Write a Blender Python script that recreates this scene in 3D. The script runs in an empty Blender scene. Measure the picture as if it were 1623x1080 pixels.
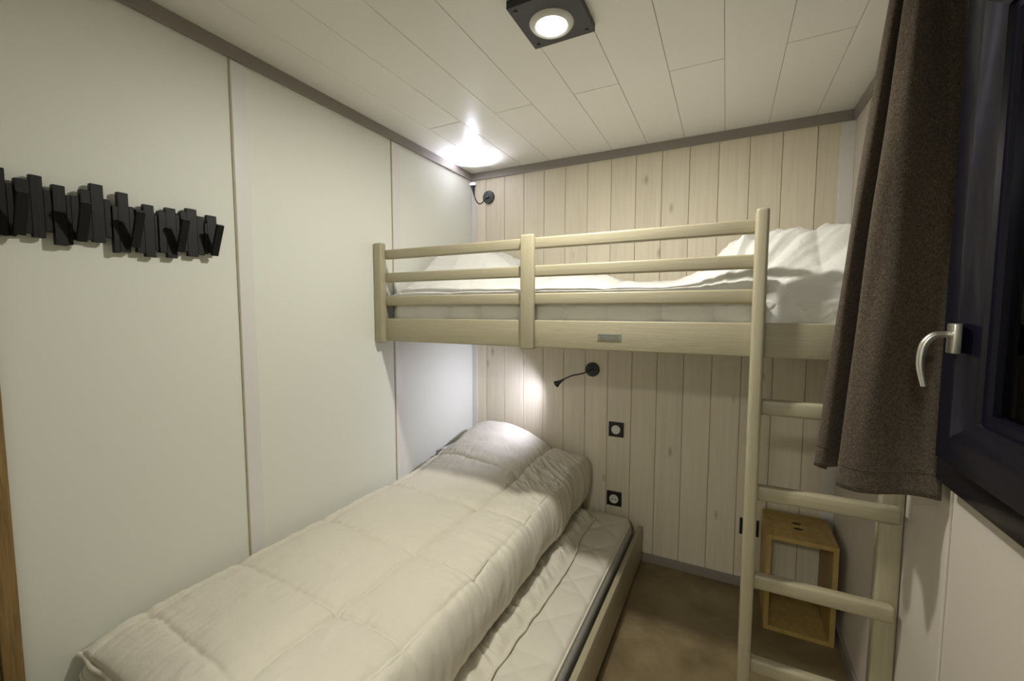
import bpy, bmesh, math, random
from mathutils import Vector, Matrix, noise, Euler
random.seed(7)
C = bpy.context.scene.collection
SC = bpy.context.scene

# ---------------------------------------------------------------- camera
F, YAW, PITCH, ROLL = 667.88, 0.4684, 0.0715, 0.0013
CAM = Vector((1.4081, -2.2363, 1.3254))
fw = Vector((-math.sin(YAW)*math.cos(PITCH), math.cos(YAW)*math.cos(PITCH), -math.sin(PITCH)))
rt = Vector((math.cos(YAW), math.sin(YAW), 0)); up = rt.cross(fw)
r2 = rt*math.cos(ROLL)+up*math.sin(ROLL); u2 = -rt*math.sin(ROLL)+up*math.cos(ROLL)
cd = bpy.data.cameras.new('camera'); cam = bpy.data.objects.new('camera', cd); C.objects.link(cam)
m = Matrix.Identity(4)
for i in range(3):
    m[i][0] = r2[i]; m[i][1] = u2[i]; m[i][2] = -fw[i]; m[i][3] = CAM[i]
cam.matrix_world = m
cd.sensor_width = 36; cd.sensor_fit = 'HORIZONTAL'; cd.lens = F/1623*36; cd.clip_start = 0.02
SC.camera = cam

# ---------------------------------------------------------------- world, exposure, lights
SC.view_settings.view_transform = 'Standard'; SC.view_settings.look = 'None'
SC.view_settings.gamma = 1; SC.view_settings.use_curve_mapping = False
SC.view_settings.exposure = 0.0
w = bpy.data.worlds.new('night'); SC.world = w; w.use_nodes = True
w.node_tree.nodes['Background'].inputs[0].default_value = (0.01, 0.012, 0.03, 1)
w.node_tree.nodes['Background'].inputs[1].default_value = 0.12
WARM = (1.0, 0.975, 0.875); COOL = (0.80, 0.81, 1.0)
def light(name, kind, loc, energy, col, direction=None, **kw):
    l = bpy.data.lights.new(name, kind); l.energy = energy; l.color = col
    for k, v in kw.items(): setattr(l, k, v)
    o = bpy.data.objects.new(name, l); C.objects.link(o); o.location = loc
    if direction is not None: o.rotation_euler = Vector(direction).to_track_quat('-Z', 'Y').to_euler()
    return o
CEILING_W, SPOT_UP, SPOT_LOW, FILL_W = 14.4, 14.0, 11.5, 23.0
light('ceiling_lamp_light', 'AREA', (0.945, -1.078, 2.117), CEILING_W, WARM, (0, 0, -1), shape='DISK', size=0.085)
light('corridor_fill_light', 'AREA', (1.15, -3.45, 2.10), FILL_W, WARM, (0, 0, -1), shape='DISK', size=0.30)  # unseen fill lamp added behind the camera, lifts the wall under the bunk
light('upper_lamp_light', 'SPOT', (0.116, -0.182, 2.052), SPOT_UP, COOL, (0.22, -0.42, 1), spot_size=math.radians(138), spot_blend=1.0, shadow_soft_size=0.010)
light('lower_lamp_light', 'SPOT', (0.588, -0.142, 0.914), SPOT_LOW, COOL, (-0.90, -0.12, -0.30), spot_size=math.radians(132), spot_blend=1.0, shadow_soft_size=0.010)
light('blue_glow_light', 'POINT', (5.2, 7.2, -0.2), 60.0, (0.03, 0.08, 1.0), shadow_soft_size=0.3)  # unseen blue lamp added for the faint glow in the window

# ---------------------------------------------------------------- materials
def mat(name, col, rough=0.5, metal=0.0, spec=0.5, emit=None, estr=0.0, sheen=0.0):
    ma = bpy.data.materials.new(name); ma.use_nodes = True
    b = ma.node_tree.nodes['Principled BSDF']
    b.inputs['Base Color'].default_value = (*col, 1); b.inputs['Roughness'].default_value = rough
    b.inputs['Metallic'].default_value = metal; b.inputs['Specular IOR Level'].default_value = spec
    if sheen: b.inputs['Sheen Weight'].default_value = sheen
    if emit: b.inputs['Emission Color'].default_value = (*emit, 1); b.inputs['Emission Strength'].default_value = estr
    return ma
def nodes(ma): return ma.node_tree.nodes, ma.node_tree.links, ma.node_tree.nodes['Principled BSDF']
def texco(ma, scale=(1, 1, 1), rot=(0, 0, 0)):
    N, L, b = nodes(ma); t = N.new('ShaderNodeTexCoord'); mp = N.new('ShaderNodeMapping')
    mp.inputs['Scale'].default_value = scale; mp.inputs['Rotation'].default_value = rot
    L.new(t.outputs['Object'], mp.inputs['Vector']); return mp.outputs['Vector']
def noisetex(ma, vec, scale, detail=4, rough=0.5, dist=0.0):
    N, L, b = nodes(ma); n = N.new('ShaderNodeTexNoise'); n.inputs['Scale'].default_value = scale
    n.inputs['Detail'].default_value = detail; n.inputs['Roughness'].default_value = rough; n.inputs['Distortion'].default_value = dist
    L.new(vec, n.inputs['Vector']); return n.outputs['Fac']
def ramp(ma, fac, stops):
    N, L, b = nodes(ma); r = N.new('ShaderNodeValToRGB'); e = r.color_ramp.elements
    while len(e) < len(stops): e.new(0.5)
    for el, (p, c) in zip(e, stops): el.position = p; el.color = (*c, 1)
    L.new(fac, r.inputs['Fac']); return r.outputs['Color']
def bump(ma, fac, strength=0.2, dist=0.01, prev=None):
    N, L, b = nodes(ma); bp = N.new('ShaderNodeBump'); bp.inputs['Strength'].default_value = strength
    bp.inputs['Distance'].default_value = dist; L.new(fac, bp.inputs['Height'])
    if prev is not None: L.new(prev, bp.inputs['Normal'])
    L.new(bp.outputs['Normal'], b.inputs['Normal']); return bp.outputs['Normal']
def base(ma, col): N, L, b = nodes(ma); L.new(col, b.inputs['Base Color'])

M = {}
# smooth laminated panels
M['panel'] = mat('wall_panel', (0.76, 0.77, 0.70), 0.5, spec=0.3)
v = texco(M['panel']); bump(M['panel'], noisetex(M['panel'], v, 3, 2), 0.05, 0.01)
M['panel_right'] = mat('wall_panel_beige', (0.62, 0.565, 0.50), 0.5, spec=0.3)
M['batten'] = mat('wall_batten', (0.74, 0.72, 0.70), 0.45)
M['batten_yellow'] = mat('aged_strip', (0.40, 0.35, 0.22), 0.5)
M['ceiling'] = mat('ceiling_lacquer', (0.80, 0.785, 0.73), 0.27)
v = texco(M['ceiling']); bump(M['ceiling'], noisetex(M['ceiling'], v, 14, 3), 0.06, 0.004)
M['groove'] = mat('board_groove', (0.33, 0.22, 0.12), 0.8)
M['ceiling_gap'] = mat('ceiling_gap', (0.22, 0.18, 0.13), 0.8)
M['trim'] = mat('taupe_trim', (0.27, 0.24, 0.215), 0.5)
# whitewashed pine boards: grain, knots, slight change from board to board
b_ = M['boards'] = mat('whitewashed_pine', (0.7, 0.62, 0.5), 0.6)
N, L, B = nodes(b_)
vec = texco(b_)
sep = N.new('ShaderNodeSeparateXYZ'); L.new(vec, sep.inputs[0])
dv = N.new('ShaderNodeMath'); dv.operation = 'MULTIPLY_ADD'; L.new(sep.outputs['X'], dv.inputs[0]); dv.inputs[1].default_value = 1/0.1257; dv.inputs[2].default_value = -0.10/0.1257+20
fl = N.new('ShaderNodeMath'); fl.operation = 'FLOOR'; L.new(dv.outputs[0], fl.inputs[0])
wn = N.new('ShaderNodeTexWhiteNoise'); wn.noise_dimensions = '1D'; L.new(fl.outputs[0], wn.inputs['W'])
mp = N.new('ShaderNodeMapping'); mp.inputs['Scale'].default_value = (26, 26, 1.1)
ad = N.new('ShaderNodeVectorMath'); ad.operation = 'ADD'; L.new(vec, ad.inputs[0]); L.new(wn.outputs['Color'], ad.inputs[1]); L.new(ad.outputs[0], mp.inputs['Vector'])
g = noisetex(b_, mp.outputs['Vector'], 2.2, 6, 0.62, 0.6)
col = ramp(b_, g, [(0.25, (0.69, 0.61, 0.475)), (0.5, (0.76, 0.69, 0.55)), (0.75, (0.80, 0.735, 0.60))])
kn = N.new('ShaderNodeTexVoronoi'); kn.inputs['Scale'].default_value = 1.0
mk = N.new('ShaderNodeMapping'); mk.inputs['Scale'].default_value = (7.95, 1.0, 3.4); L.new(ad.outputs[0], mk.inputs['Vector']); L.new(mk.outputs['Vector'], kn.inputs['Vector'])
kr = N.new('ShaderNodeValToRGB'); kr.color_ramp.elements[0].position = 0.02; kr.color_ramp.elements[0].color = (0.62, 0.60, 0.60, 1); kr.color_ramp.elements[1].position = 0.11; kr.color_ramp.elements[1].color = (1, 1, 1, 1)
L.new(kn.outputs['Distance'], kr.inputs['Fac'])
mx = N.new('ShaderNodeMix'); mx.data_type = 'RGBA'; mx.blend_type = 'MULTIPLY'; mx.inputs[0].default_value = 1.0
L.new(col, mx.inputs[6]); L.new(kr.outputs['Color'], mx.inputs[7])
hs = N.new('ShaderNodeHueSaturation'); L.new(mx.outputs[2], hs.inputs['Color'])
mr = N.new('ShaderNodeMapRange'); mr.inputs['To Min'].default_value = 0.93; mr.inputs['To Max'].default_value = 1.05; L.new(wn.outputs['Value'], mr.inputs['Value']); L.new(mr.outputs[0], hs.inputs['Value'])
L.new(hs.outputs['Color'], B.inputs['Base Color']); bump(b_, g, 0.12, 0.002)
# vinyl floor
f_ = M['floor'] = mat('mottled_vinyl', (0.2, 0.17, 0.13), 0.42)
v = texco(f_); n1 = noisetex(f_, v, 4.5, 8, 0.62, 0.3)
base(f_, ramp(f_, n1, [(0.3, (0.15, 0.108, 0.055)), (0.52, (0.225, 0.172, 0.092)), (0.7, (0.30, 0.24, 0.14))])); bump(f_, noisetex(f_, v, 60, 4), 0.1, 0.002)
# painted greige pine with faint grain; one material per grain direction
def painted(name, scale):
    ma = mat(name, (0.4, 0.36, 0.25), 0.42); v = texco(ma, scale); g = noisetex(ma, v, 9, 5, 0.6, 0.8)
    base(ma, ramp(ma, g, [(0.3, (0.365, 0.325, 0.222)), (0.7, (0.42, 0.375, 0.262))])); bump(ma, g, 0.25, 0.002); return ma
M['paint_x'] = painted('greige_paint_lengthwise', (0.8, 14, 14)); M['paint_z'] = painted('greige_paint_upright', (14, 14, 0.8)); M['paint_y'] = painted('greige_paint_deep', (14, 0.8, 14))
M['black'] = mat('black_wood', (0.006, 0.007, 0.008), 0.5, spec=0.35)
v = texco(M['black'], (30, 30, 2)); bump(M['black'], noisetex(M['black'], v, 8, 3), 0.2, 0.001)
M['black_plastic'] = mat('black_plastic', (0.008, 0.008, 0.009), 0.35)
M['lamp_metal'] = mat('anthracite_metal', (0.022, 0.023, 0.025), 0.45)
M['ring'] = mat('satin_ring', (0.75, 0.75, 0.72), 0.35)
M['led'] = mat('led_diffuser', (1, 1, 1), 0.4, emit=(1.0, 0.95, 0.86), estr=9.0)
M['led_small'] = mat('led_lens', (1, 1, 1), 0.4, emit=(0.95, 0.95, 1.0), estr=14.0)
M['white_plastic'] = mat('white_plastic', (0.72, 0.71, 0.68), 0.4)
M['grey_plastic'] = mat('grey_plastic', (0.36, 0.36, 0.33), 0.4)
M['steel'] = mat('brushed_aluminium', (0.62, 0.60, 0.55), 0.32, metal=0.9)
M['plate'] = mat('etched_plate', (0.28, 0.29, 0.24), 0.4, metal=0.4)
M['plate_dark'] = mat('etched_dark', (0.09, 0.09, 0.07), 0.5)
def cloth(name, c, s=0.35, fine=55):
    ma = mat(name, c, 0.85, spec=0.2, sheen=0.15); v = texco(ma)
    n = bump(ma, noisetex(ma, v, 16, 5, 0.55, 1.2), s, 0.012); bump(ma, noisetex(ma, v, fine, 3, 0.5, 0.6), 0.15, 0.003, n); return ma
M['duvet'] = cloth('cream_duvet', (0.70, 0.655, 0.56), 0.28)
M['duvet_white'] = cloth('white_duvet', (0.76, 0.75, 0.72), 0.4)
M['piping'] = cloth('duvet_piping', (0.72, 0.67, 0.56), 0.05)
M['sheet'] = cloth('white_sheet', (0.74, 0.72, 0.67), 0.3)
M['ticking'] = cloth('mattress_ticking', (0.68, 0.64, 0.55), 0.05, 120)
M['pillow'] = cloth('white_pillow', (0.78, 0.77, 0.75), 0.25)
# mattress border: grey and white ribbed tape
bd = M['border'] = mat('ribbed_mattress_border', (0.4, 0.4, 0.4), 0.8)
N, L, B = nodes(bd); v = texco(bd); wv = N.new('ShaderNodeTexWave'); wv.bands_direction = 'Y'; wv.inputs['Scale'].default_value = 42; wv.inputs['Distortion'].default_value = 0.5; L.new(v, wv.inputs['Vector'])
base(bd, ramp(bd, wv.outputs['Fac'], [(0.3, (0.28, 0.28, 0.28)), (0.7, (0.80, 0.79, 0.76))])); bump(bd, wv.outputs['Fac'], 0.4, 0.003)
bx = M['border_foot'] = mat('ribbed_border_foot', (0.4, 0.4, 0.4), 0.8)
N, L, B = nodes(bx); v = texco(bx); wv = N.new('ShaderNodeTexWave'); wv.bands_direction = 'X'; wv.inputs['Scale'].default_value = 42; L.new(v, wv.inputs['Vector'])
base(bx, ramp(bx, wv.outputs['Fac'], [(0.3, (0.10, 0.10, 0.11)), (0.7, (0.46, 0.45, 0.43))]))
# brown chiné curtain
cu = M['curtain'] = mat('brown_tweed', (0.1, 0.08, 0.06), 0.95, spec=0.1, sheen=0.1)
v1 = texco(cu, (420, 420, 90)); v2 = texco(cu, (110, 110, 620))
N, L, B = nodes(cu); a1 = noisetex(cu, v1, 1.6, 3, 0.6); a2 = noisetex(cu, v2, 1.6, 3, 0.6)
mm = N.new('ShaderNodeMath'); mm.operation = 'ADD'; L.new(a1, mm.inputs[0]); L.new(a2, mm.inputs[1])
hf = N.new('ShaderNodeMath'); hf.operation = 'MULTIPLY'; hf.inputs[1].default_value = 0.5; L.new(mm.outputs[0], hf.inputs[0])
base(cu, ramp(cu, hf.outputs[0], [(0.36, (0.040, 0.030, 0.022)), (0.5, (0.080, 0.062, 0.046)), (0.64, (0.155, 0.125, 0.095))])); bump(cu, hf.outputs[0], 0.4, 0.002)
# light plywood box, oiled oak door frame
pw = M['plywood'] = mat('plywood', (0.3, 0.2, 0.07), 0.5)
v = texco(pw, (5, 5, 1.2)); g = noisetex(pw, v, 6, 5, 0.6, 1.0)
base(pw, ramp(pw, g, [(0.3, (0.37, 0.25, 0.075)), (0.7, (0.50, 0.355, 0.125))]))
ok = M['oak'] = mat('oak', (0.3, 0.17, 0.05), 0.5)
v = texco(ok, (30, 30, 1.3)); g = noisetex(ok, v, 5, 6, 0.65, 0.5)
base(ok, ramp(ok, g, [(0.3, (0.16, 0.095, 0.03)), (0.7, (0.34, 0.22, 0.085))])); bump(ok, g, 0.3, 0.002)
M['dark_leaf'] = mat('dark_door_leaf', (0.05, 0.035, 0.022), 0.5)
M['navy'] = mat('navy_window_frame', (0.007, 0.0065, 0.013), 0.24, spec=0.22)
M['rubber'] = mat('black_gasket', (0.006, 0.006, 0.007), 0.6)
M['slot'] = mat('slot_dark', (0.02, 0.014, 0.01), 0.8)
M['glow_slab'] = mat('blue_glow_slab', (0.25, 0.25, 0.26), 0.8)
gl = bpy.data.materials.new('window_glass'); gl.use_nodes = True
N = gl.node_tree.nodes; L = gl.node_tree.links; N.remove(N['Principled BSDF'])
tr = N.new('ShaderNodeBsdfTransparent'); tr.inputs[0].default_value = (0.8, 0.85, 0.9, 1); go = N.new('ShaderNodeBsdfGlossy'); go.inputs['Roughness'].default_value = 0.01
fr = N.new('ShaderNodeFresnel'); fr.inputs[0].default_value = 1.5; ms = N.new('ShaderNodeMixShader')
L.new(fr.outputs[0], ms.inputs[0]); L.new(tr.outputs[0], ms.inputs[1]); L.new(go.outputs[0], ms.inputs[2]); L.new(ms.outputs[0], N['Material Output'].inputs[0])
M['glass'] = gl

# ---------------------------------------------------------------- mesh helpers
def box(bm, lo, hi, bev=0.0, seg=2, rot=None, piv=None):
    c = [(lo[i]+hi[i])/2 for i in range(3)]; s = [hi[i]-lo[i] for i in range(3)]
    t = bmesh.new(); bmesh.ops.create_cube(t, size=1); bmesh.ops.scale(t, vec=s, verts=t.verts)
    if bev > 0: bmesh.ops.bevel(t, geom=t.edges[:], offset=min(bev, min(s)*0.49), segments=seg, profile=0.5, affect='EDGES')
    bmesh.ops.translate(t, vec=c, verts=t.verts)
    if rot is not None:
        bmesh.ops.rotate(t, cent=piv or c, matrix=Euler(rot).to_matrix(), verts=t.verts)
    me = bpy.data.meshes.new('tmp'); t.to_mesh(me); t.free(); bm.from_mesh(me); bpy.data.meshes.remove(me)
def lathe(bm, prof, origin, axis=(0, 0, 1), seg=40):
    q = Vector(axis).normalized().to_track_quat('Z', 'Y'); rings = []
    for r, h in prof:
        rings.append([bm.verts.new(Vector(origin)+q @ Vector((r*math.cos(2*math.pi*k/seg), r*math.sin(2*math.pi*k/seg), h))) for k in range(seg)] if r > 1e-6
                     else [bm.verts.new(Vector(origin)+q @ Vector((0, 0, h)))])
    for a, b in zip(rings, rings[1:]):
        for k in range(seg):
            k2 = (k+1) % seg
            if len(a) == 1 and len(b) == 1: continue
            if len(a) == 1: bm.faces.new((a[0], b[k], b[k2]))
            elif len(b) == 1: bm.faces.new((a[k], a[k2], b[0]))
            else: bm.faces.new((a[k], a[k2], b[k2], b[k]))
def tube(bm, pts, rad, seg=12, caps=True, squash=1.0):
    pts = [Vector(p) for p in pts]; n = len(pts); rings = []; ref = None
    for i, p in enumerate(pts):
        d = (pts[min(i+1, n-1)]-pts[max(i-1, 0)]).normalized()
        if ref is None: ref = d.orthogonal().normalized()
        ref = (ref-d*ref.dot(d)).normalized(); s = d.cross(ref)
        r = rad[i] if isinstance(rad, (list, tuple)) else rad
        rings.append([bm.verts.new(p+ref*(r*math.cos(2*math.pi*k/seg))+s*(r*squash*math.sin(2*math.pi*k/seg))) for k in range(seg)])
    for a, b in zip(rings, rings[1:]):
        for k in range(seg): bm.faces.new((a[k], a[(k+1) % seg], b[(k+1) % seg], b[k]))
    if caps: bm.faces.new(rings[0][::-1]); bm.faces.new(rings[-1])
def spline(P, n=40):
    P = [Vector(p) for p in P]; P = [P[0]*2-P[1]]+P+[P[-1]*2-P[-2]]; out = []
    m_ = len(P)-3
    for i in range(n+1):
        t = i/n*m_; k = min(int(t), m_-1); t -= k; a, b, c, d = P[k:k+4]
        out.append(0.5*((2*b)+(c-a)*t+(2*a-5*b+4*c-d)*t*t+(3*b-a-3*c+d)*t*t*t))
    return out
def obj(name, bm, m, parent=None, smooth=False, angle=40, loc=None):
    bmesh.ops.recalc_face_normals(bm, faces=bm.faces)
    me = bpy.data.meshes.new(name); bm.to_mesh(me); bm.free()
    for k in (m if isinstance(m, (list, tuple)) else [m]): me.materials.append(k)
    if smooth:
        me.polygons.foreach_set('use_smooth', [True]*len(me.polygons))
        if angle < 180: me.set_sharp_from_angle(angle=math.radians(angle))
    o = bpy.data.objects.new(name, me); C.objects.link(o)
    if parent is not None:
        o.parent = parent
        me.transform(Matrix.Translation(-world(parent)))
    return o
def world(o):
    p = Vector(o.location)
    while o.parent: o = o.parent; p += Vector(o.location)
    return p
def grid(name, nu, nv, fn, m, parent=None, closed_u=False, angle=180):
    vs = [fn(i/(nu if closed_u else nu-1), j/(nv-1)) for j in range(nv) for i in range(nu)]
    fs = []
    for j in range(nv-1):
        for i in range(nu if closed_u else nu-1):
            i2 = (i+1) % nu; fs.append((j*nu+i, j*nu+i2, (j+1)*nu+i2, (j+1)*nu+i))
    if closed_u: fs.append(tuple(range(nu))[::-1]); fs.append(tuple((nv-1)*nu+i for i in range(nu)))
    bm = bmesh.new(); bv = [bm.verts.new(v) for v in vs]
    for f in fs: bm.faces.new([bv[k] for k in f])
    return obj(name, bm, m, parent, smooth=True, angle=angle)
def thing(name, label, cat, loc=(0, 0, 0), group=None):
    o = bpy.data.objects.new(name, None); C.objects.link(o); o.location = loc; o.empty_display_size = 0.05
    return tag(o, label, cat, group)
def tag(o, label, cat, group=None):
    o['label'] = label; o['category'] = cat
    if group: o['group'] = group
    return o
def struct(name, bm, m, parent=None, **k):
    o = obj(name, bm, m, parent, **k)
    if parent is None: o['kind'] = 'structure'
    return o
def B1(lo, hi, bev=0.0, **k):
    bm = bmesh.new(); box(bm, lo, hi, bev, **k); return bm
def ss(a, b, x):
    t = max(0.0, min(1.0, (x-a)/(b-a))); return t*t*(3-2*t)
def nz(x, y, z=0.0): return noise.noise(Vector((x, y, z)))

# ---------------------------------------------------------------- the room
W, H, FR = 1.86, 2.15, -2.50
struct('floor', B1((-0.02, FR-0.02, -0.05), (W+0.02, 0.02, 0)), M['floor'])
# back wall: pine boards standing side by side over a groove backing
bm = bmesh.new(); xs = [0.0]+[0.10+0.1257*k for k in range(15)]; xs = [x for x in xs if x < W]+[W]
for a, b in zip(xs, xs[1:]): box(bm, (a+0.0011, 0.0, 0), (b-0.0011, 0.012, H), 0.0016, 1)
nf = len(bm.faces); box(bm, (-0.02, 0.0035, -0.03), (W+0.02, 0.05, H+0.05))
bm.faces.ensure_lookup_table()
for f in bm.faces[nf:]: f.material_index = 1
struct('wall_back', bm, [M['boards'], M['groove']])
struct('wall_left', B1((-0.05, FR, 0), (0, 0.0, H)), M['panel'])
bm = bmesh.new()
box(bm, (-0.05, FR-0.05, 0), (0.75, FR, H)); box(bm, (1.75, FR-0.05, 0), (W+0.09, FR, H)); box(bm, (0.75, FR-0.05, 2.10), (1.75, FR, H))
struct('wall_front', bm, M['panel'])
bm = bmesh.new(); box(bm, (0.2, -4.25, 0), (2.2, -4.2, 2.2)); box(bm, (0.15, -4.2, 0), (0.2, FR-0.05, 2.2)); box(bm, (2.2, -4.2, 0), (2.25, FR-0.05, 2.2)); box(bm, (1.96, FR-0.05, 0), (2.2, FR-0.01, 2.2))  # corridor added behind the camera, holds and bounces the fill light
struct('wall_added_corridor', bm, M['panel']); struct('floor_added_corridor', B1((0.15, -4.25, -0.05), (2.25, FR-0.021, 0)), M['floor'])
struct('ceiling_added_corridor', B1((0.15, -4.25, 2.2), (2.25, FR-0.052, 2.25)), M['ceiling'])
# right wall with the window opening
WY0, WY1, WZ0, WZ1 = -2.15, -1.10, 1.00, 1.96
bm = bmesh.new()
box(bm, (W, WY1, 0), (W+0.09, 0.0, H)); box(bm, (W, FR, 0), (W+0.09, WY0, H))
box(bm, (W, WY0, 0), (W+0.09, WY1, WZ0)); box(bm, (W, WY0, WZ1), (W+0.09, WY1, H))
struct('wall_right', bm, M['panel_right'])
# ceiling: narrow lacquered planks with end joints on every second one
bm = bmesh.new(); pl = 0.1722
for k in range(11):
    a, b = max(-0.0, k*pl), min((k+1)*pl, W); z0 = H
    cuts = [FR, -1.95, -0.635, 0.0] if k % 2 == 1 else [FR, -1.30-0.35, 0.0]
    if k % 2 == 0: cuts = [FR, -1.85, 0.0]
    for c, d in zip(cuts, cuts[1:]): box(bm, (a+0.0006, c+0.0014, z0), (b-0.0006, d-0.0014, z0+0.012), 0.0012, 1)
nf = len(bm.faces); box(bm, (-0.05, FR-0.05, H+0.002), (W+0.1, 0.05, H+0.05)); bm.faces.ensure_lookup_table()
for f in bm.faces[nf:]: f.material_index = 1
struct('ceiling', bm, [M['ceiling'], M['ceiling_gap']])
# taupe coving
tz = H-0.042
struct('trim_1', B1((0, FR, tz), (0.012, 0, H), 0.001), M['trim'])
struct('trim_2', B1((0.012, -0.012, tz), (W-0.012, 0, H), 0.001), M['trim'])
struct('trim_3', B1((W-0.012, FR, tz), (W, 0, H), 0.001), M['trim'])
# upright joint strips
def strip(name, y0, y1):
    bm = bmesh.new(); box(bm, (0, y0, 0), (0.005, y1, tz-0.001), 0.0015, 1)
    nf = len(bm.faces); box(bm, (0, y0-0.004, 0), (0.003, y0, tz-0.001)); bm.faces.ensure_lookup_table()
    for f in bm.faces[nf:]: f.material_index = 1
    struct(name, bm, [M['batten'], M['batten_yellow']])
strip('trim_4', -1.411, -1.362); strip('trim_5', -0.697, -0.645)
struct('trim_6', B1((0.0, -0.005, 0), (0.035, 0, tz-0.001), 0.0015), M['batten'])
struct('trim_7', B1((1.812, -0.006, 0), (W, 0, tz-0.001), 0.0015), M['batten'])
struct('trim_8', B1((W-0.005, -1.02, 0), (W, -0.965, tz-0.001), 0.0015), M['panel_right'])
struct('baseboard_back', B1((0.035, -0.011, 0), (1.812, 0, 0.045), 0.002), M['trim'])
struct('baseboard_right', B1((W-0.011, FR, 0), (W, -0.012, 0.045), 0.002), M['trim'])
struct('baseboard_left', B1((0, FR, 0), (0.011, -2.02, 0.045), 0.002), M['trim'])
# cupboard door in the left wall: oak jamb and dark leaf, at the picture's edge
d = struct('door_1', B1((0.0, -2.62+0.03, 0.01), (0.012, -1.968, 2.02), 0.002), M['dark_leaf'])
struct('door_jamb', B1((0.0, -1.964, 0.0), (0.020, -1.932, 2.06), 0.002), M['oak'], d)

# ---------------------------------------------------------------- window
wn_ = B1((0, 0, 0), (0, 0, 0)); wn_.free()
bm = bmesh.new()
X0, X1 = 1.822, 1.90
def ring4(bm, x0, x1, y0, y1, z0, z1, t, bev):
    box(bm, (x0, y0, z0), (x1, y1, z0+t), bev); box(bm, (x0, y0, z1-t), (x1, y1, z1), bev)
    box(bm, (x0, y0, z0+t-0.004), (x1, y0+t, z1-t+0.004), bev); box(bm, (x0, y1-t, z0+t-0.004), (x1, y1, z1-t+0.004), bev)
ring4(bm, X0, W+0.0, -2.19, -1.035, 0.965, 2.00, 0.07, 0.004)
ring4(bm, W, W+0.085, WY0, WY1, WZ0, WZ1, 0.04, 0.002)
win = struct('window_1', bm, M['navy'], smooth=True, angle=30)
# sash: mitred profile swept round the opening so that its bevels meet at the corners
def sash(y0, y1, z0, z1):
    prof = [(1.88, 0.0), (1.801, 0.0), (1.795, 0.005), (1.795, 0.052), (1.798, 0.060), (1.812, 0.082), (1.815, 0.092), (1.822, 0.094), (1.822, 0.108), (1.828, 0.112), (1.88, 0.112)]
    bm = bmesh.new(); R = []
    for x, t in prof: R.append([bm.verts.new(c) for c in ((x, y0+t, z0+t), (x, y1-t, z0+t), (x, y1-t, z1-t), (x, y0+t, z1-t))])
    for a, b in zip(R, R[1:]+R[:1]):
        for k in range(4): bm.faces.new((a[k], a[(k+1) % 4], b[(k+1) % 4], b[k]))
    return bm
struct('sash', sash(-2.13, -1.103, 1.03, 1.93), M['navy'], win, smooth=True, angle=24)
struct('gasket', B1((1.826, -2.022, 1.136), (1.829, -1.205, 1.140)), M['rubber'], win)
struct('pane', B1((1.838, -2.03, 1.13), (1.842, -1.20, 1.83)), M['glass'], win)
bm = B1((1.784, -1.178, 1.246), (1.796, -1.148, 1.302), 0.002)
hd = struct('handle', bm, M['steel'], win, smooth=True)
bm = bmesh.new()
P = spline([(1.786, -1.163, 1.281), (1.775, -1.163, 1.281), (1.7615, -1.163, 1.2785), (1.750, -1.163, 1.264), (1.7455, -1.163, 1.242), (1.7460, -1.163, 1.215), (1.753, -1.163, 1.181)], 36)
tube(bm, P, [0.0055+0.0014*math.sin(i/36*math.pi) for i in range(37)], 14); struct('handle_grip', bm, M['steel'], hd, smooth=True, angle=60)
# slab added outside, lit blue to give the soft glow in the pane
struct('floor_glow_slab', B1((2.1, -4, -1.3), (14, 18, -1.2)), M['glow_slab'])

# ---------------------------------------------------------------- curtain on its rod
rod = thing('curtain_rod', 'dark curtain rod above the navy window, holding the brown curtain', 'curtain rod', (1.78, -1.5, 2.085))
bm = bmesh.new(); tube(bm, [(1.78, -2.3, 2.085), (1.78, -0.90, 2.085)], 0.008, 16); obj('pole', bm, M['black_plastic'], rod, True)
for y in (-2.2, -0.93):
    bm = bmesh.new(); box(bm, (1.775, y-0.008, 2.075), (W-0.0, y+0.008, 2.095), 0.002); obj('bracket', bm, M['black_plastic'], rod)
TOP = [(1.740, -0.905), (1.729, -0.93), (1.737, -0.953), (1.770, -0.915), (1.770, -0.955), (1.742, -0.987), (1.757, -1.004), (1.776, -0.998), (1.792, -0.982), (1.806, -0.962), (1.822, -0.965), (1.840, -1.030)]
BOT = [(1.668, -0.845), (1.636, -0.872), (1.652, -0.893), (1.700, -0.862), (1.704, -0.925), (1.665, -0.972), (1.690, -1.001), (1.730, -1.008), (1.770, -1.004), (1.806, -1.010), (1.838, -1.020), (1.842, -0.990)]
NU = 150
ts = spline([(a, b, 0) for a, b in TOP], NU-1); bs = spline([(a, b, 0) for a, b in BOT], NU-1)
def curt(u, v):
    k = min(NU-1, int(round(u*(NU-1)))); s = v**0.85
    p = ts[k].lerp(bs[k], s); zt = 2.092
    zb = 0.905+0.008*math.sin(u*9)-0.012*ss(0.0, 0.12, 0.12-u)
    z = zt+(zb-zt)*v
    a = 0.006*math.sin(math.pi*v)
    p = Vector((p.x+a*nz(u*9, z*2.5), p.y+a*1.5*nz(u*9+5, z*2.5), z))
    hz = z-(zb+0.045)
    if abs(hz) < 0.004: p.x += 0.0015*0
    return p
bm = bmesh.new(); NV = 90; V = [[curt(i/(NU-1), j/(NV-1)) for i in range(NU)] for j in range(NV)]
bv = [[bm.verts.new(v) for v in r] for r in V]
for j in range(NV-1):
    for i in range(NU-1): bm.faces.new((bv[j][i], bv[j][i+1], bv[j+1][i+1], bv[j+1][i]))
cur = obj('curtain', bm, M['curtain'], None, True, 180)
mo = cur.modifiers.new('thickness', 'SOLIDIFY'); mo.thickness = 0.003; mo.offset = 0
tag(cur, 'brown tweed curtain hanging in folds beside the dark window', 'curtain')
bm = bmesh.new()
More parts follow.
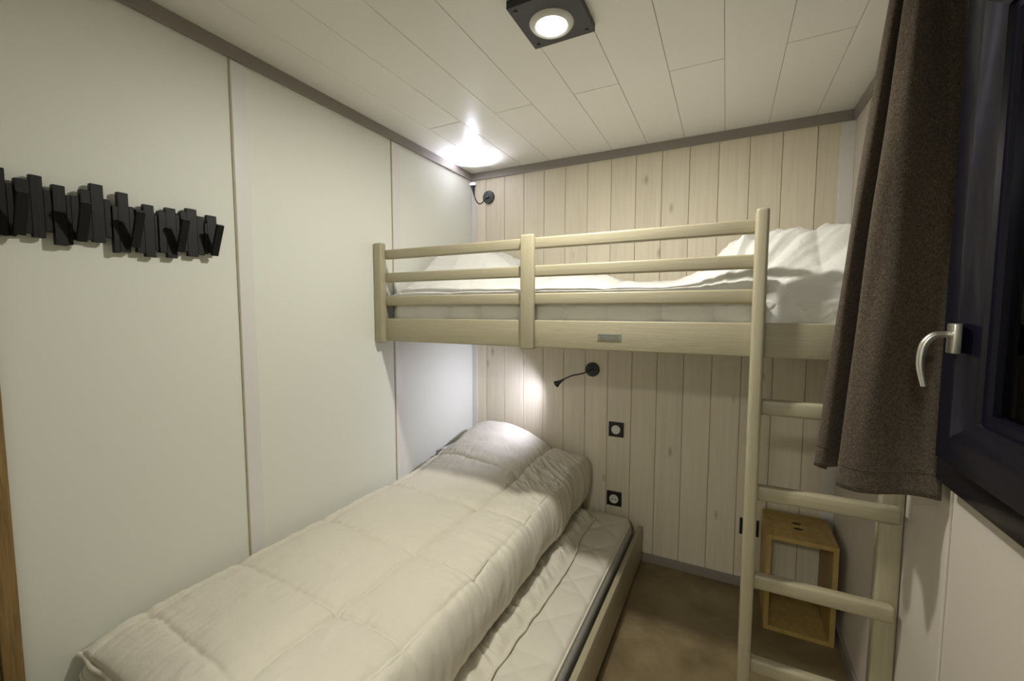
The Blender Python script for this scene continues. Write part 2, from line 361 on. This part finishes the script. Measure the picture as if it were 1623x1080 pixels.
hem = [curt(i/(NU-1), 1-0.055/1.19) for i in range(NU)]
out = []
for i, p in enumerate(hem):
    t = (hem[min(i+1, NU-1)]-hem[max(i-1, 0)]); n = Vector((t.y, -t.x, 0)).normalized(); out.append(p+n*0.0022)
tube(bm, out, 0.0009, 6); obj('hem_stitch', bm, M['curtain'], cur, True)

# ---------------------------------------------------------------- ceiling lamp
cl = thing('ceiling_light', 'square anthracite ceiling light with a round glowing diffuser', 'ceiling light', (0.95, -1.08, H))
obj('housing', B1((0.857, -1.185, H-0.022), (1.045, -0.990, H), 0.0015), M['lamp_metal'], cl)
cc = (0.945, -1.078)
bm = bmesh.new(); lathe(bm, [(0.044, 0), (0.044, 0.008), (0.048, 0.010), (0.057, 0.007), (0.062, 0.0), (0.044, 0)], (*cc, H-0.022), (0, 0, -1), 64); obj('ring', bm, M['ring'], cl, True)
bm = bmesh.new(); lathe(bm, [(0.044, 0), (0.044, 0.006), (0.03, 0.0072), (0, 0.0078)], (*cc, H-0.022), (0, 0, -1), 48); obj('diffuser', bm, M['led'], cl, True)
for sx, sy in ((0.876, -1.008), (1.026, -1.008), (0.876, -1.166), (1.026, -1.166)):
    bm = bmesh.new(); lathe(bm, [(0.0055, 0), (0.0055, 0.0015), (0.004, 0.0028), (0, 0.003)], (sx, sy, H-0.022), (0, 0, -1), 20); obj('screw', bm, M['black_plastic'], cl, True)

# ---------------------------------------------------------------- reading lamps
def reading_lamp(basep, path, headdir, label, dome):
    t = thing('reading_lamp', label, 'lamp', basep, 'gooseneck reading lamps on the board wall')
    bm = bmesh.new(); lathe(bm, [(0.0, 0), (0.0385, 0), (0.0385, 0.008), (0.035, 0.012), (0.010, 0.014), (0.009, 0.020), (0, 0.021)], basep, (0, -1, 0), 48); obj('wall_base', bm, M['lamp_metal'], t, True)
    pts = spline(path, 40); bm = bmesh.new(); tube(bm, pts, 0.0034, 12); obj('gooseneck', bm, M['lamp_metal'], t, True, 70)
    e = pts[-1]; hdv = Vector(headdir).normalized()
    bm = bmesh.new(); lathe(bm, [(0, -0.004), (0.0042, -0.002), (0.006, 0.014), (0.0105, 0.034), (0.0172, 0.050), (0.0185, 0.054), (0.017, 0.054), (0.016, 0.050), (0, 0.049)], e, hdv, 32); hh = obj('lamp_head', bm, M['lamp_metal'], t, True)
    bm = bmesh.new(); lathe(bm, [(0, 0.0495), (0.0158, 0.0505), (0.0150, 0.0505+0.45*dome), (0.010, 0.0505+0.85*dome), (0, 0.0505+dome)], e, hdv, 24); obj('lens', bm, M['led_small'], hh, True)
    return t
reading_lamp((0.121, 0, 1.999), [(0.121, -0.018, 1.999), (0.119, -0.045, 1.978), (0.117, -0.08, 1.948), (0.116, -0.115, 1.940), (0.115, -0.143, 1.955), (0.113, -0.155, 1.978)], (0.02, -0.30, 1),
             'small black gooseneck lamp above the bunk, pointing up at the ceiling', 0.0165)
reading_lamp((0.770, 0, 1.004), [(0.770, -0.018, 1.004), (0.752, -0.055, 0.995), (0.728, -0.085, 0.987), (0.700, -0.110, 0.983), (0.672, -0.126, 0.971), (0.652, -0.132, 0.960)], (-0.80, 0.05, -0.55),
             'small black gooseneck lamp under the bunk, pointing down at the pillow end', 0.002)

# ---------------------------------------------------------------- switches and sockets
def plate(name, x, z, label, cat, kind):
    t = thing(name, label, cat, (x, 0, z))
    obj('plate', B1((x-0.040, -0.009, z-0.040), (x+0.040, 0.0, z+0.040), 0.003), M['black_plastic'], t)
    if kind == 'switch':
        bm = bmesh.new(); lathe(bm, [(0, 0), (0.024, 0), (0.024, 0.003), (0.022, 0.005), (0, 0.0055)], (x, -0.009, z), (0, -1, 0), 40); obj('button', bm, M['white_plastic'], t, True)
    elif kind == 'socket':
        bm = bmesh.new(); lathe(bm, [(0.024, 0), (0.024, 0.004), (0.021, 0.005), (0.020, 0.001), (0, 0.001)], (x, -0.009, z), (0, -1, 0), 40); k = obj('socket_insert', bm, M['white_plastic'], t, True)
        for dx, dz in ((-0.0095, -0.002), (0.0095, -0.002)):
            bm = bmesh.new(); lathe(bm, [(0, 0), (0.0035, 0), (0.0035, 0.0012), (0, 0.0012)], (x+dx, -0.0095, z+dz), (0, -1, 0), 16); obj('pin_hole', bm, M['slot'], k, True)
        bm = bmesh.new(); tube(bm, [(x, -0.009, z+0.010), (x, -0.016, z+0.010)], 0.0026, 12); obj('earth_pin', bm, M['steel'], k, True)
    else:
        obj('blank_insert', B1((x-0.022, -0.0105, z-0.022), (x+0.022, -0.008, z+0.022), 0.001), M['black_plastic'], t)
    return t
plate('light_switch', 0.905, 0.689, 'black square light switch with white round button beneath the lower lamp', 'light switch', 'switch')
plate('wall_socket', 0.901, 0.307, 'black square socket with pale round insert just above the lower mattress', 'wall socket', 'socket')
plate('wall_socket', 1.541, 0.300, 'black wall plate half hidden behind the ladder, next to the wooden cube', 'wall socket', 'blank')

# ---------------------------------------------------------------- coat rack
ck = thing('coat_rack', 'black coat rack of uneven upright slats on the left wall', 'coat rack', (0, -1.69, 1.54))
SL = [(-1.955, -1.938, 1.49, 1.612), (-1.936, -1.917, 1.478, 1.600), (-1.915, -1.902, 1.485, 1.628), (-1.901, -1.890, 1.486, 1.598), (-1.889, -1.868, 1.496, 1.612), (-1.866, -1.846, 1.488, 1.626), (-1.845, -1.833, 1.504, 1.598), (-1.831, -1.811, 1.476, 1.613),
      (-1.809, -1.802, 1.479, 1.594), (-1.800, -1.786, 1.492, 1.596), (-1.784, -1.768, 1.496, 1.614), (-1.765, -1.742, 1.492, 1.633), (-1.740, -1.728, 1.507, 1.601), (-1.726, -1.716, 1.471, 1.588),
      (-1.714, -1.693, 1.474, 1.625), (-1.691, -1.681, 1.490, 1.593), (-1.679, -1.664, 1.477, 1.589), (-1.661, -1.638, 1.468, 1.606), (-1.637, -1.631, 1.488, 1.583), (-1.629, -1.614, 1.483, 1.595),
      (-1.611, -1.588, 1.471, 1.608), (-1.586, -1.578, 1.492, 1.592), (-1.576, -1.563, 1.493, 1.605), (-1.560, -1.536, 1.481, 1.617), (-1.533, -1.517, 1.488, 1.600), (-1.515, -1.509, 1.492, 1.582), (-1.507, -1.480, 1.496, 1.608)]
obj('back_bar', B1((0, -1.955, 1.525), (0.007, -1.482, 1.560)), M['black'], ck)
rs = random.Random(3)
for k, (a, b, z0, z1) in enumerate(SL):
    dx = (0.0, 0.004, 0.002)[k % 3]
    if k+1 < len(SL): b = SL[k+1][0]-0.0006
    obj('slat', B1((0.007, a, z0), (0.018+dx, b, z1), 0.0008, seg=1), M['black'], ck)
for y in (-1.889, -1.789, -1.686, -1.584, -1.495):
    w2 = 0.0095
    bm = bmesh.new(); box(bm, (0.024, y-w2, 1.490), (0.033, y+w2, 1.585), 0.0008, 1, rot=(0, math.radians(24), 0), piv=(0.026, y, 1.492))
    obj('hook', bm, M['black'], ck)

# ---------------------------------------------------------------- bunk bed with guard rail and ladder
bk = thing('bunk_bed', 'greige painted bunk bed with guard rail and ladder, spanning the back of the room', 'bunk bed', (0.93, -0.4, 0))
def bp(name, lo, hi, m, bev=0.004): return obj(name, B1(lo, hi, bev, seg=3), M[m], bk, True, 50)
bp('side_rail', (0.002, -0.80, 1.187), (1.858, -0.775, 1.289), 'paint_x', 0.004)
for z0, z1 in ((1.551, 1.593), (1.449, 1.491), (1.346, 1.389)): bp('guard_rail', (0.045, -0.80, z0), (1.484, -0.776, z1), 'paint_x', 0.006)
bp('post', (0.001, -0.826, 1.180), (0.047, -0.790, 1.622), 'paint_z', 0.008)
bp('post', (0.724, -0.822, 1.180), (0.779, -0.7995, 1.603), 'paint_z', 0.007)
bp('ladder_stile', (1.476, -0.842, 0.0), (1.510, -0.7995, 1.616), 'paint_z', 0.009)
bp('ladder_stile', (1.806, -0.775, 0.0), (1.858, -0.738, 1.187), 'paint_z', 0.007)
for z in (1.062, 0.800, 0.522, 0.250): bp('rung', (1.486, -0.805, z-0.046), (1.845, -0.775, z), 'paint_x', 0.009)
bp('wall_rail', (0.002, -0.03, 1.187), (1.858, -0.006, 1.289), 'paint_x')
for x in (0.002, 1.833): bp('end_rail', (x, -0.775, 1.187), (x+0.025, -0.03, 1.289), 'paint_y')
bp('bed_base', (0.027, -0.775, 1.195), (1.833, -0.03, 1.215), 'paint_x')
bm = B1((1.014, -0.8022, 1.2215), (1.096, -0.80, 1.2465), 0.001); npl = obj('maker_plate', bm, M['plate'], bk)
bm = bmesh.new()
box(bm, (1.018, -0.8028, 1.2240), (1.092, -0.802, 1.2248)); 
for row, (zz, hh, n) in enumerate(((1.2385, 0.0050, 15), (1.2300, 0.0042, 17))):
    x = 1.019
    for k in range(n):
        wd = rs.uniform(0.0025, 0.0040)
        box(bm, (x, -0.8028, zz-hh/2), (x+wd*0.35, -0.802, zz+hh/2))
        if k % 3 != 1: box(bm, (x, -0.8028, zz+hh/2-0.0009), (x+wd, -0.802, zz+hh/2))
        if k % 2: box(bm, (x+wd*0.6, -0.8028, zz-hh/2), (x+wd, -0.802, zz))
        x += 0.0725/n
obj('embossed_lettering', bm, M['plate_dark'], npl)

# ---------------------------------------------------------------- mattresses
def mattress(name, x0, x1, y0, y1, z0, z1, label, edge='x', quilt=0.0, nx=60, ny=160, rotz=0.0, mtop='ticking', mside='border'):
    cx, cy = (x0+x1)/2, (y0+y1)/2
    t = thing(name, label, 'mattress', (cx, cy, z0))
    hx, hy = (x1-x0)/2, (y1-y0)/2
    def pt(sx, sy, z):
        v = Vector((sx, sy, 0)); v.rotate(Euler((0, 0, rotz))); return Vector((cx+v.x, cy+v.y, z))
    def rr(h, r=0.05, n=8, inset=0.0):     # rounded rectangle outline
        o = []
        for qx, qy, a0 in ((1, 1, 0), (-1, 1, 90), (-1, -1, 180), (1, -1, 270)):
            for k in range(n+1):
                a = math.radians(a0+90*k/n); o.append(((hx-inset-r)*qx+r*math.cos(a), (hy-inset-r)*qy+r*math.sin(a)))
        return o
    # side band
    bm = bmesh.new(); rings = []
    for z, ins in ((z0, 0.012), (z0+0.006, 0.003), (z0+0.02, 0.0), (z1-0.052, 0.0), (z1-0.032, 0.004), (z1-0.014, 0.012)):
        rings.append([bm.verts.new(pt(a, b, z)) for a, b in rr(0, inset=ins)])
    for a, b in zip(rings, rings[1:]):
        for k in range(len(a)): bm.faces.new((a[k], a[(k+1) % len(a)], b[(k+1) % len(a)], b[k]))
    bm.faces.new(rings[0][::-1]); bm.faces.new(rings[-1]); obj('side_band', bm, M[mside], t, True, 60)
    # quilted top cover
    def f(u, v):
        hx, hy = (x1-x0)/2-0.011, (y1-y0)/2-0.011
        x = (u*2-1); y = (v*2-1); ax, ay = x*hx, y*hy
        r = 0.05; dx = max(abs(ax)-(hx-r), 0); dy = max(abs(ay)-(hy-r), 0); dd = math.hypot(dx, dy)
        if dx > 0 and dy > 0 and dd > r: ax = math.copysign((hx-r)+dx*r/dd, ax); ay = math.copysign((hy-r)+dy*r/dd, ay)
        e = min(1.0, min(hx-abs(x*hx), hy-abs(y*hy))/0.028); e = math.sqrt(max(0.0, 1-(1-max(e, 0))**2))
        z = z1-0.015+0.013*e
        if quilt:
            s = 0.24; a = (ax+ay)/s; b = (ax-ay)/s
            q = min(abs(a-round(a)), abs(b-round(b)))*s
            c = abs(ay/0.17-round(ay/0.17))*0.17
            z += quilt*(1-math.exp(-q/0.022))*e + quilt*0.5*(1-math.exp(-c/0.02))*e
            z += 0.0015*nz(ax*12, ay*12, 3)*e
        return pt(ax, ay, z)
    grid('top_cover', nx, ny, f, M[mtop], t)
    bm = bmesh.new(); o = rr(0, inset=0.011); tube(bm, [pt(a, b, z1-0.014) for a, b in o+o[:1]], 0.0035, 8); obj('piping', bm, M['piping'] if mtop == 'ticking' else M['sheet'], t, True)
    return t
mattress('mattress', 0.012, 0.725, -1.868, -0.020, 0.320, 0.462, 'cream mattress of the raised single bed, only its foot corner showing under the duvet', mside='border_foot')
mattress('mattress', 0.30, 1.006, -1.80, -0.055, 0.105, 0.250, 'low quilted cream mattress with ribbed grey border, beside the wooden side board', quilt=0.006, nx=120, ny=300, rotz=math.radians(-0.9))
mattress('mattress', 0.030, 1.828, -0.760, -0.035, 1.215, 1.372, 'bunk mattress wrapped in a white sheet behind the guard rail', mtop='sheet', mside='sheet', nx=160, ny=60)

bmt = [o for o in C.objects if o.name.startswith('mattress') and o.location.z > 1.1][0]
def sheet_front(u, v):
    x = 0.075+1.705*u; z = 1.219+0.142*v
    s1 = min(abs(x+0.02*nz(z*18, q)-q) for q in (0.19, 0.365, 0.52, 0.70, 0.87, 1.04, 1.225, 1.39, 1.56, 1.73)); e = min(1, u/0.02, (1-u)/0.02, v/0.12, (1-v)/0.12); e = math.sqrt(max(0, 1-(1-max(0, e))**2))
    p = 0.010*(1-math.exp(-s1/0.016))+0.003*nz(x*30+z*20, z*12, 2)+0.003*ss(1.3, 1.5, x)*nz(x*30-z*50, z*8, 9)
    return Vector((x, -0.7605-max(0.0, p*e), z))
grid('sheet_tuck', 340, 26, sheet_front, M['sheet'], bmt)
# single bed frame
sb = thing('single_bed', 'greige single bed frame against the left wall, under the cream duvet', 'bed', (0.37, -0.95, 0))
obj('bed_base', B1((0.012, -1.865, 0.285), (0.722, -0.018, 0.318), 0.003), M['paint_y'], sb)
for x0 in (0.012, 0.690):
    for y0 in (-1.885, -0.050): obj('leg', B1((x0, y0, 0), (x0+0.032, y0+0.032, 0.285), 0.004), M['paint_z'], sb)
obj('foot_rail', B1((0.012, -1.893, 0.20), (0.722, -1.868, 0.345), 0.004), M['paint_x'], sb)
# pull-out lower bed with the tall side board
tb = thing('trundle_bed', 'low pull-out bed frame with greige side board standing on the floor', 'bed', (0.66, -0.93, 0))
tb.rotation_euler = (0, 0, math.radians(-0.9))
obj('side_board', B1((1.022, -1.83, 0.030), (1.044, -0.030, 0.205), 0.003, seg=2), M['paint_y'], tb, True, 50)
obj('base_panel', B1((0.30, -1.82, 0.085), (1.022, -0.035, 0.103), 0.002), M['paint_y'], tb)
for x in (0.34, 0.97):
    for y in (-1.74, -0.12):
        bm = bmesh.new(); lathe(bm, [(0, -0.011), (0.021, -0.011), (0.024, -0.007), (0.024, 0.007), (0.021, 0.011), (0, 0.011)], (x, y, 0.024), (1, 0, 0), 24)
        box(bm, (x-0.016, y-0.016, 0.048), (x+0.016, y+0.016, 0.086)); box(bm, (x-0.016, y-0.01, 0.024), (x-0.012, y+0.01, 0.05)); box(bm, (x+0.012, y-0.01, 0.024), (x+0.016, y+0.01, 0.05)); obj('caster', bm, M['black_plastic'], tb, True)

# ---------------------------------------------------------------- duvet on the raised single bed
Y0, Y1 = -1.838, -0.045
LS = (0.06, 0.525, 0.757)                         # lengthwise seams
CS = (-0.45, -0.80, -1.17, -1.48, -1.735)               # crosswise seams
def seam_x(x, y, k):                                     # the seams run slightly askew
    return LS[k] + (y+1.0)*(0.045 if k >= 1 else 0.0) + 0.008*nz(y*3.1, k*7.7) + (0.004*nz(y*16, k*3.3))
def seam_y(x, k): return CS[k] - 0.05*(x-0.3) + 0.012*nz(x*5, k*9.1) + 0.004*nz(x*18, k*2.2)
def puff(x, y):
    dl = min(abs(x-seam_x(x, y, k)) for k in range(3)); dc = min(abs(y-seam_y(x, k)) for k in range(5))
    h = 0.019*(1-math.exp(-dl/0.028)) + 0.010*(1-math.exp(-dc/0.022))
    pk = math.exp(-dl/0.050); pc = math.exp(-dc/0.05)
    h -= 0.0055*math.exp(-(dl/0.0065)**2)+0.0035*math.exp(-(dc/0.0065)**2)
    h += 0.0065*math.exp(-(y-Y0)/0.05)*nz(x*60, y*5, 6)
    h += 0.0050*pk*nz(x*7, y*48, 1.3)+0.0055*pc*nz(x*48, y*7, 4.1)
    h += 0.006*nz(x*4+3, y*3.5, 0.5)+0.0035*noise.noise(Vector((x*13, y*17, 2)))+0.002*noise.ridged_multi_fractal(Vector((x*11+2*nz(x*4,y*4), y*8, 3)), 1.0, 2.0, 2, 1.0, 2.0)
    return h
def mound(x, y):
    t = max(0.0, min(1.0, (y+0.64)/0.52)); m_ = 0.6*t+0.4*ss(0, 1, t)
    px = math.exp(-abs((x-0.27)/0.29)**3) if x < 0.27 else 1-0.5*ss(0.27, 0.56, x)-0.5*ss(0.42, 0.70, x)
    return 0.140*m_*(0.12+0.88*px)
def wr(x, y):   # creases where the duvet drops off the pillow
    a = math.exp(-((x-0.62)/0.14)**2-((y+0.36)/0.20)**2)
    d = 0.75*x-0.66*y; e_ = 0.66*x+0.75*y
    return a*0.018*(noise.ridged_multi_fractal(Vector((d*6, e_*30, 5)), 1.0, 2.0, 3, 1.0, 2.0)-0.9)
def duvet_low(u, v):
    y = Y0+(Y1-Y0)*v
    # extra samples near the ends
    e1 = max(0.0, min(1.0, (y-Y0)/0.14)); e1 = 0.10+0.90*math.sqrt(1-(1-e1)**2)**1.3
    e2 = max(0.0, min(1.0, (Y1-y)/0.05)); e = min(e1, math.sqrt(1-(1-e2)**2))
    u *= 4.0
    sw = 0.012*nz(y*2.2, 9.0)+0.006*nz(y*7, 3.0)
    if u <= 2.4:                                         # across the top, from the wall to the crest
        s = u/2.4; xl = 0.006+0.045*ss(-0.42, -0.32, y); x = xl+s*(0.751-xl)
        lift = ss(0.0, 0.045, x-xl+0.004)
        top = 0.490+0.012*lift+puff(x, y)+mound(x, y)+wr(x, y)
        z = 0.470+(top-0.470)*(0.25+0.75*e)*(0.35+0.65*lift)
        return Vector((x+sw*s, y, z))
    if u <= 3.3:                                         # the fat hanging roll on the open side
        s = (u-2.4)/0.9; a = s*math.pi*0.90
        x0, zc = 0.751+sw, 0.395
        ztop = 0.490+0.012+puff(0.751, y)+mound(0.751, y)+wr(0.751, y); zt = 0.470+(ztop-0.470)*(0.25+0.75*e)
        q = math.sin(a); x = x0+q*(0.052+0.006*nz(y*5, 1.1))*(0.5+0.5*e)
        zb = 0.292+0.008*nz(y*6, 4.4)
        z = zb+(zt-zb)*(0.5+0.5*math.cos(a))
        bb = 0.004*nz(y*38, z*6, 2)*ss(0, 0.4, s)+0.006*nz(y*9, z*9, 8)
        return Vector((x+bb-0.012*s, y, z))
    s = (u-3.3)/0.7                                      # back along the underside
    if s < 0.30: k = s/0.30; return Vector((0.750+sw-0.012*k, y, 0.292+0.170*k))
    k = (s-0.30)/0.70; x = 0.738-(0.732-0.045*ss(-0.42, -0.32, y))*k; return Vector((x, y, 0.4640+0.003*(1-k)+0.97*mound(x, y)*e*ss(0.0, 0.06, 0.738-x)))
du = grid('duvet', 420, 520, duvet_low, M['duvet'], None, closed_u=True)
tag(du, 'thick cream quilted duvet covering the raised single bed by the left wall', 'duvet')
bm = bmesh.new(); P = [Vector((0.006+0.745*i/80, Y0-0.003+0.003*math.sin(i*0.5), 0.4735+0.003*nz(i*0.2, 1))) for i in range(81)]
P += [Vector((0.790, Y0, 0.44)), Vector((0.795, Y0, 0.38)), Vector((0.77, Y0, 0.30))]
tube(bm, P, 0.0062, 10); obj('piping', bm, M['piping'], du, True)
# ---------------------------------------------------------------- pillow beneath it (its edge shows by the wall)
def pillow(name, c, hx, hy, hz, rot, m, label):
    q = Euler(rot).to_matrix()
    bm = bmesh.new()
    def f(u, v, s):
        a, b = u*2-1, v*2-1
        prof = (max(0.0, 1-abs(a)**2.6)*max(0.0, 1-abs(b)**2.6))**0.5
        k = 1-0.07*(1-abs(a))**0*((a*a)*(b*b))
        zz = s*hz*prof*(1+0.08*nz(a*2, b*2, s))
        pin = 1-0.06*(1-a*a)*(abs(b) > 0.999)-0.05*(b*b)*(1-a*a)
        pin2 = 1-0.05*(a*a)*(1-b*b)
        return Vector(c)+q @ Vector((a*hx*pin2, b*hy*pin, zz))
    n = 36; top = [[bm.verts.new(f(i/n, j/n, 1)) for i in range(n+1)] for j in range(n+1)]
    bot = [[top[j][i] if i in (0, n) or j in (0, n) else bm.verts.new(f(i/n, j/n, -1)) for i in range(n+1)] for j in range(n+1)]
    for j in range(n):
        for i in range(n):
            bm.faces.new((top[j][i], top[j][i+1], top[j+1][i+1], top[j+1][i]))
            bm.faces.new((bot[j][i], bot[j+1][i], bot[j+1][i+1], bot[j][i+1]))
    return tag(obj(name, bm, m, None, True, 180), label, 'pillow')

# ---------------------------------------------------------------- thin duvet edge lying on the low mattress
def flap(u, v):
    y = -1.80+1.68*v
    xe = 0.846+0.018*math.sin(y*7+0.6)*0.6+0.012*nz(y*6, 2.5)+0.006*nz(y*17, 7)-0.05*ss(-0.20, -0.12, y)**2
    xi = 0.50
    u4 = u*2
    hgt = 0.030+0.006*nz(y*6, 1)
    if u4 <= 1:
        s = u4; x = xi+(xe-xi)*s; e = 1-ss(0.86, 1.0, s)
        e2 = min(1.0, (v)/0.02, (1-v)/0.03); e2 = math.sqrt(max(0, 1-(1-e2)**2))
        d = 0.8*(y)+0.5*x
        cr_ = noise.ridged_multi_fractal(Vector((x*7, d*24+1.5*nz(x*9, y*6), 6)), 1.0, 2.0, 3, 1.0, 2.0)-1.0
        z = 0.2545+0.004+(hgt*0.75+0.010*nz(x*8, d*26, 2)+0.009*nz(x*18, y*11, 3)+0.0075*cr_)*e*e2
        return Vector((x, y, z))
    s = u4-1; return Vector((xe-(xe-xi)*s, y, 0.2545))
fl_ = grid('duvet', 150, 460, flap, M['duvet'], None, closed_u=True)
tag(fl_, 'thin crinkled cream duvet edge lying flat on the low mattress', 'duvet')
bm = bmesh.new(); P = []
for k in range(200):
    v = k/199; p = flap(0.5, v); P.append(p+Vector((0.003, 0, 0.006+0.003*nz(p.y*9, 5))))
tube(bm, P, 0.0042, 8); obj('piping', bm, M['piping'], fl_, True)

# ---------------------------------------------------------------- bunk bedding
def bunk_top(x, y):
    left = 0.150*math.exp(-((x-0.18)/0.26)**4)*ss(-0.79, -0.45, y)
    mid = 0.040*ss(1.35, 0.5, x)*ss(-0.78, -0.2, y) if x < 1.35 else 0.0
    right = 0.128*ss(1.22, 1.52, x)*(1-0.45*ss(1.74, 1.85, x))*(1-0.80*ss(-0.62, -0.80, y) if y < -0.62 else 1)
    return left+mid+right
def ssd(a, b, x): return ss(a, b, x) if a < b else 1-ss(b, a, x)
def bunk_top(x, y):
    left = 0.135*math.exp(-((x-0.17)/0.27)**4)*ssd(-0.79, -0.42, y)
    mid = 0.070*ssd(1.30, 0.60, x)*ssd(-0.95, -0.30, y)
    right = 0.168*ssd(1.20, 1.50, x)*(1-0.40*ssd(1.74, 1.85, x))*(0.35+0.65*ssd(-0.80, -0.55, y))
    return left+mid+right
def bunk_duvet(u, v):
    x = 0.032+1.800*v; u4 = u*3.2
    e = min(1.0, v/0.012, (1-v)/0.012); e = math.sqrt(max(0.0, 1-(1-e)**2))
    yf = -0.762-0.006*nz(x*8, 2); drop = 0.012+0.095*ssd(1.30, 1.50, x)
    cr = ssd(1.15, 1.5, x)
    if u4 <= 2.2:
        s = u4/2.2; y = -0.034+(yf+0.034)*s; ed = 1-math.exp(-(1-s)*9) if s < 1 else 0.0
        ed = min(1.0, (1-s)/(0.55-0.22*cr)); ed = ed**(0.8-0.15*cr)
        dl = min(abs(x-q) for q in (0.35, 0.68, 1.0, 1.33, 1.66)); dc = min(abs(y+q) for q in (0.22, 0.50))
        p = 0.020*(1-math.exp(-dl/0.03))+0.016*(1-math.exp(-dc/0.03))+0.010*nz(x*7, y*9, 1)+0.006*nz(x*20, y*14, 7)
        lf = ssd(0.75, 0.3, x); p += lf*(0.012*nz(x*11+4*y, y*13, 8)+0.010*noise.ridged_multi_fractal(Vector((x*5+y*3, y*7, 2)), 1.0, 2.0, 2, 1.0, 2.0)-0.008)
        ang = math.atan2(y+0.9, x-1.35); rad = math.hypot(y+0.9, x-1.35)
        p += cr*0.030*(noise.noise(Vector((ang*5.5, rad*2.2, 3)))) + cr*0.016*nz(ang*13, rad*3, 5)+cr*0.006*nz(ang*30, rad*5, 5)
        z = 1.378+0.008+(0.018+p+bunk_top(x, y))*(0.08+0.92*ed)*e
        return Vector((x, y, z))
    if u4 <= 2.7:
        s = (u4-2.2)/0.5; zt = 1.378+0.008+0.08*(0.030+bunk_top(x, yf))*e
        z = zt-(drop+0.006)*s
        o = 0.010*math.sin(s*math.pi*0.5)
        fold = cr*0.012*nz((x+0.7*(z-1.3))*22, z*9, 4)*ss(0, 0.5, s)
        return Vector((x, min(yf-o*0.6+fold*0.6, -0.7605) if True else 0, z))
    s = (u4-2.7)/0.5
    if s < 0.3: k = s/0.3; return Vector((x, -0.7600, 1.378-(drop-0.006)*(1-k)+0.0))
    k = (s-0.3)/0.7; y = -0.7600+0.72*k; return Vector((x, y, 1.3755+(0.85*bunk_top(x, y)*e*ssd(-0.76, -0.70, y) if x < 0.75 else 0)))
bd_ = grid('duvet', 260, 420, bunk_duvet, M['duvet_white'], None, closed_u=True)
tag(bd_, 'white rumpled duvet on the upper bunk, bunched up at the window end', 'duvet')
pillow('pillow', (0.235, -0.20, 1.577), 0.20, 0.15, 0.035, (math.radians(10), math.radians(3), 0.05), M['pillow'], 'white pillow on the upper bunk below the corner lamp')
pillow('pillow', (0.275, -0.215, 0.518), 0.262, 0.16, 0.038, (0, math.radians(9), 0), M['pillow'], 'white pillow tucked beneath the cream duvet, an edge showing at the left wall')

# ---------------------------------------------------------------- wooden cube on the floor
wb = thing('storage_cube', 'open plywood cube shelf on the floor behind the ladder', 'storage cube', (1.71, -0.14, 0))
x0, x1, y0, y1, zt = 1.590, 1.832, -0.268, -0.014, 0.408; th = 0.018
obj('side_panel', B1((x0, y0, 0), (x0+th, y1, zt), 0.001), M['plywood'], wb); obj('side_panel', B1((x1-th, y0, 0), (x1, y1, zt), 0.001), M['plywood'], wb)
obj('top_panel', B1((x0+th, y0, zt-th), (x1-th, y1, zt), 0.001), M['plywood'], wb); obj('bottom_panel', B1((x0+th, y0, 0), (x1-th, y1, th), 0.001), M['plywood'], wb)
for yy in (-0.165, -0.115):
    bm = bmesh.new(); lathe(bm, [(0, 0), (0.017, 0), (0.017, 0.0012), (0, 0.0012)], (1.711, yy, zt), (0, 0, 1), 24)
    bmesh.ops.scale(bm, vec=(1, 0.45, 1), space=Matrix.Translation((-1.711, -yy, 0)), verts=bm.verts); obj('finger_slot', bm, M['slot'], wb)
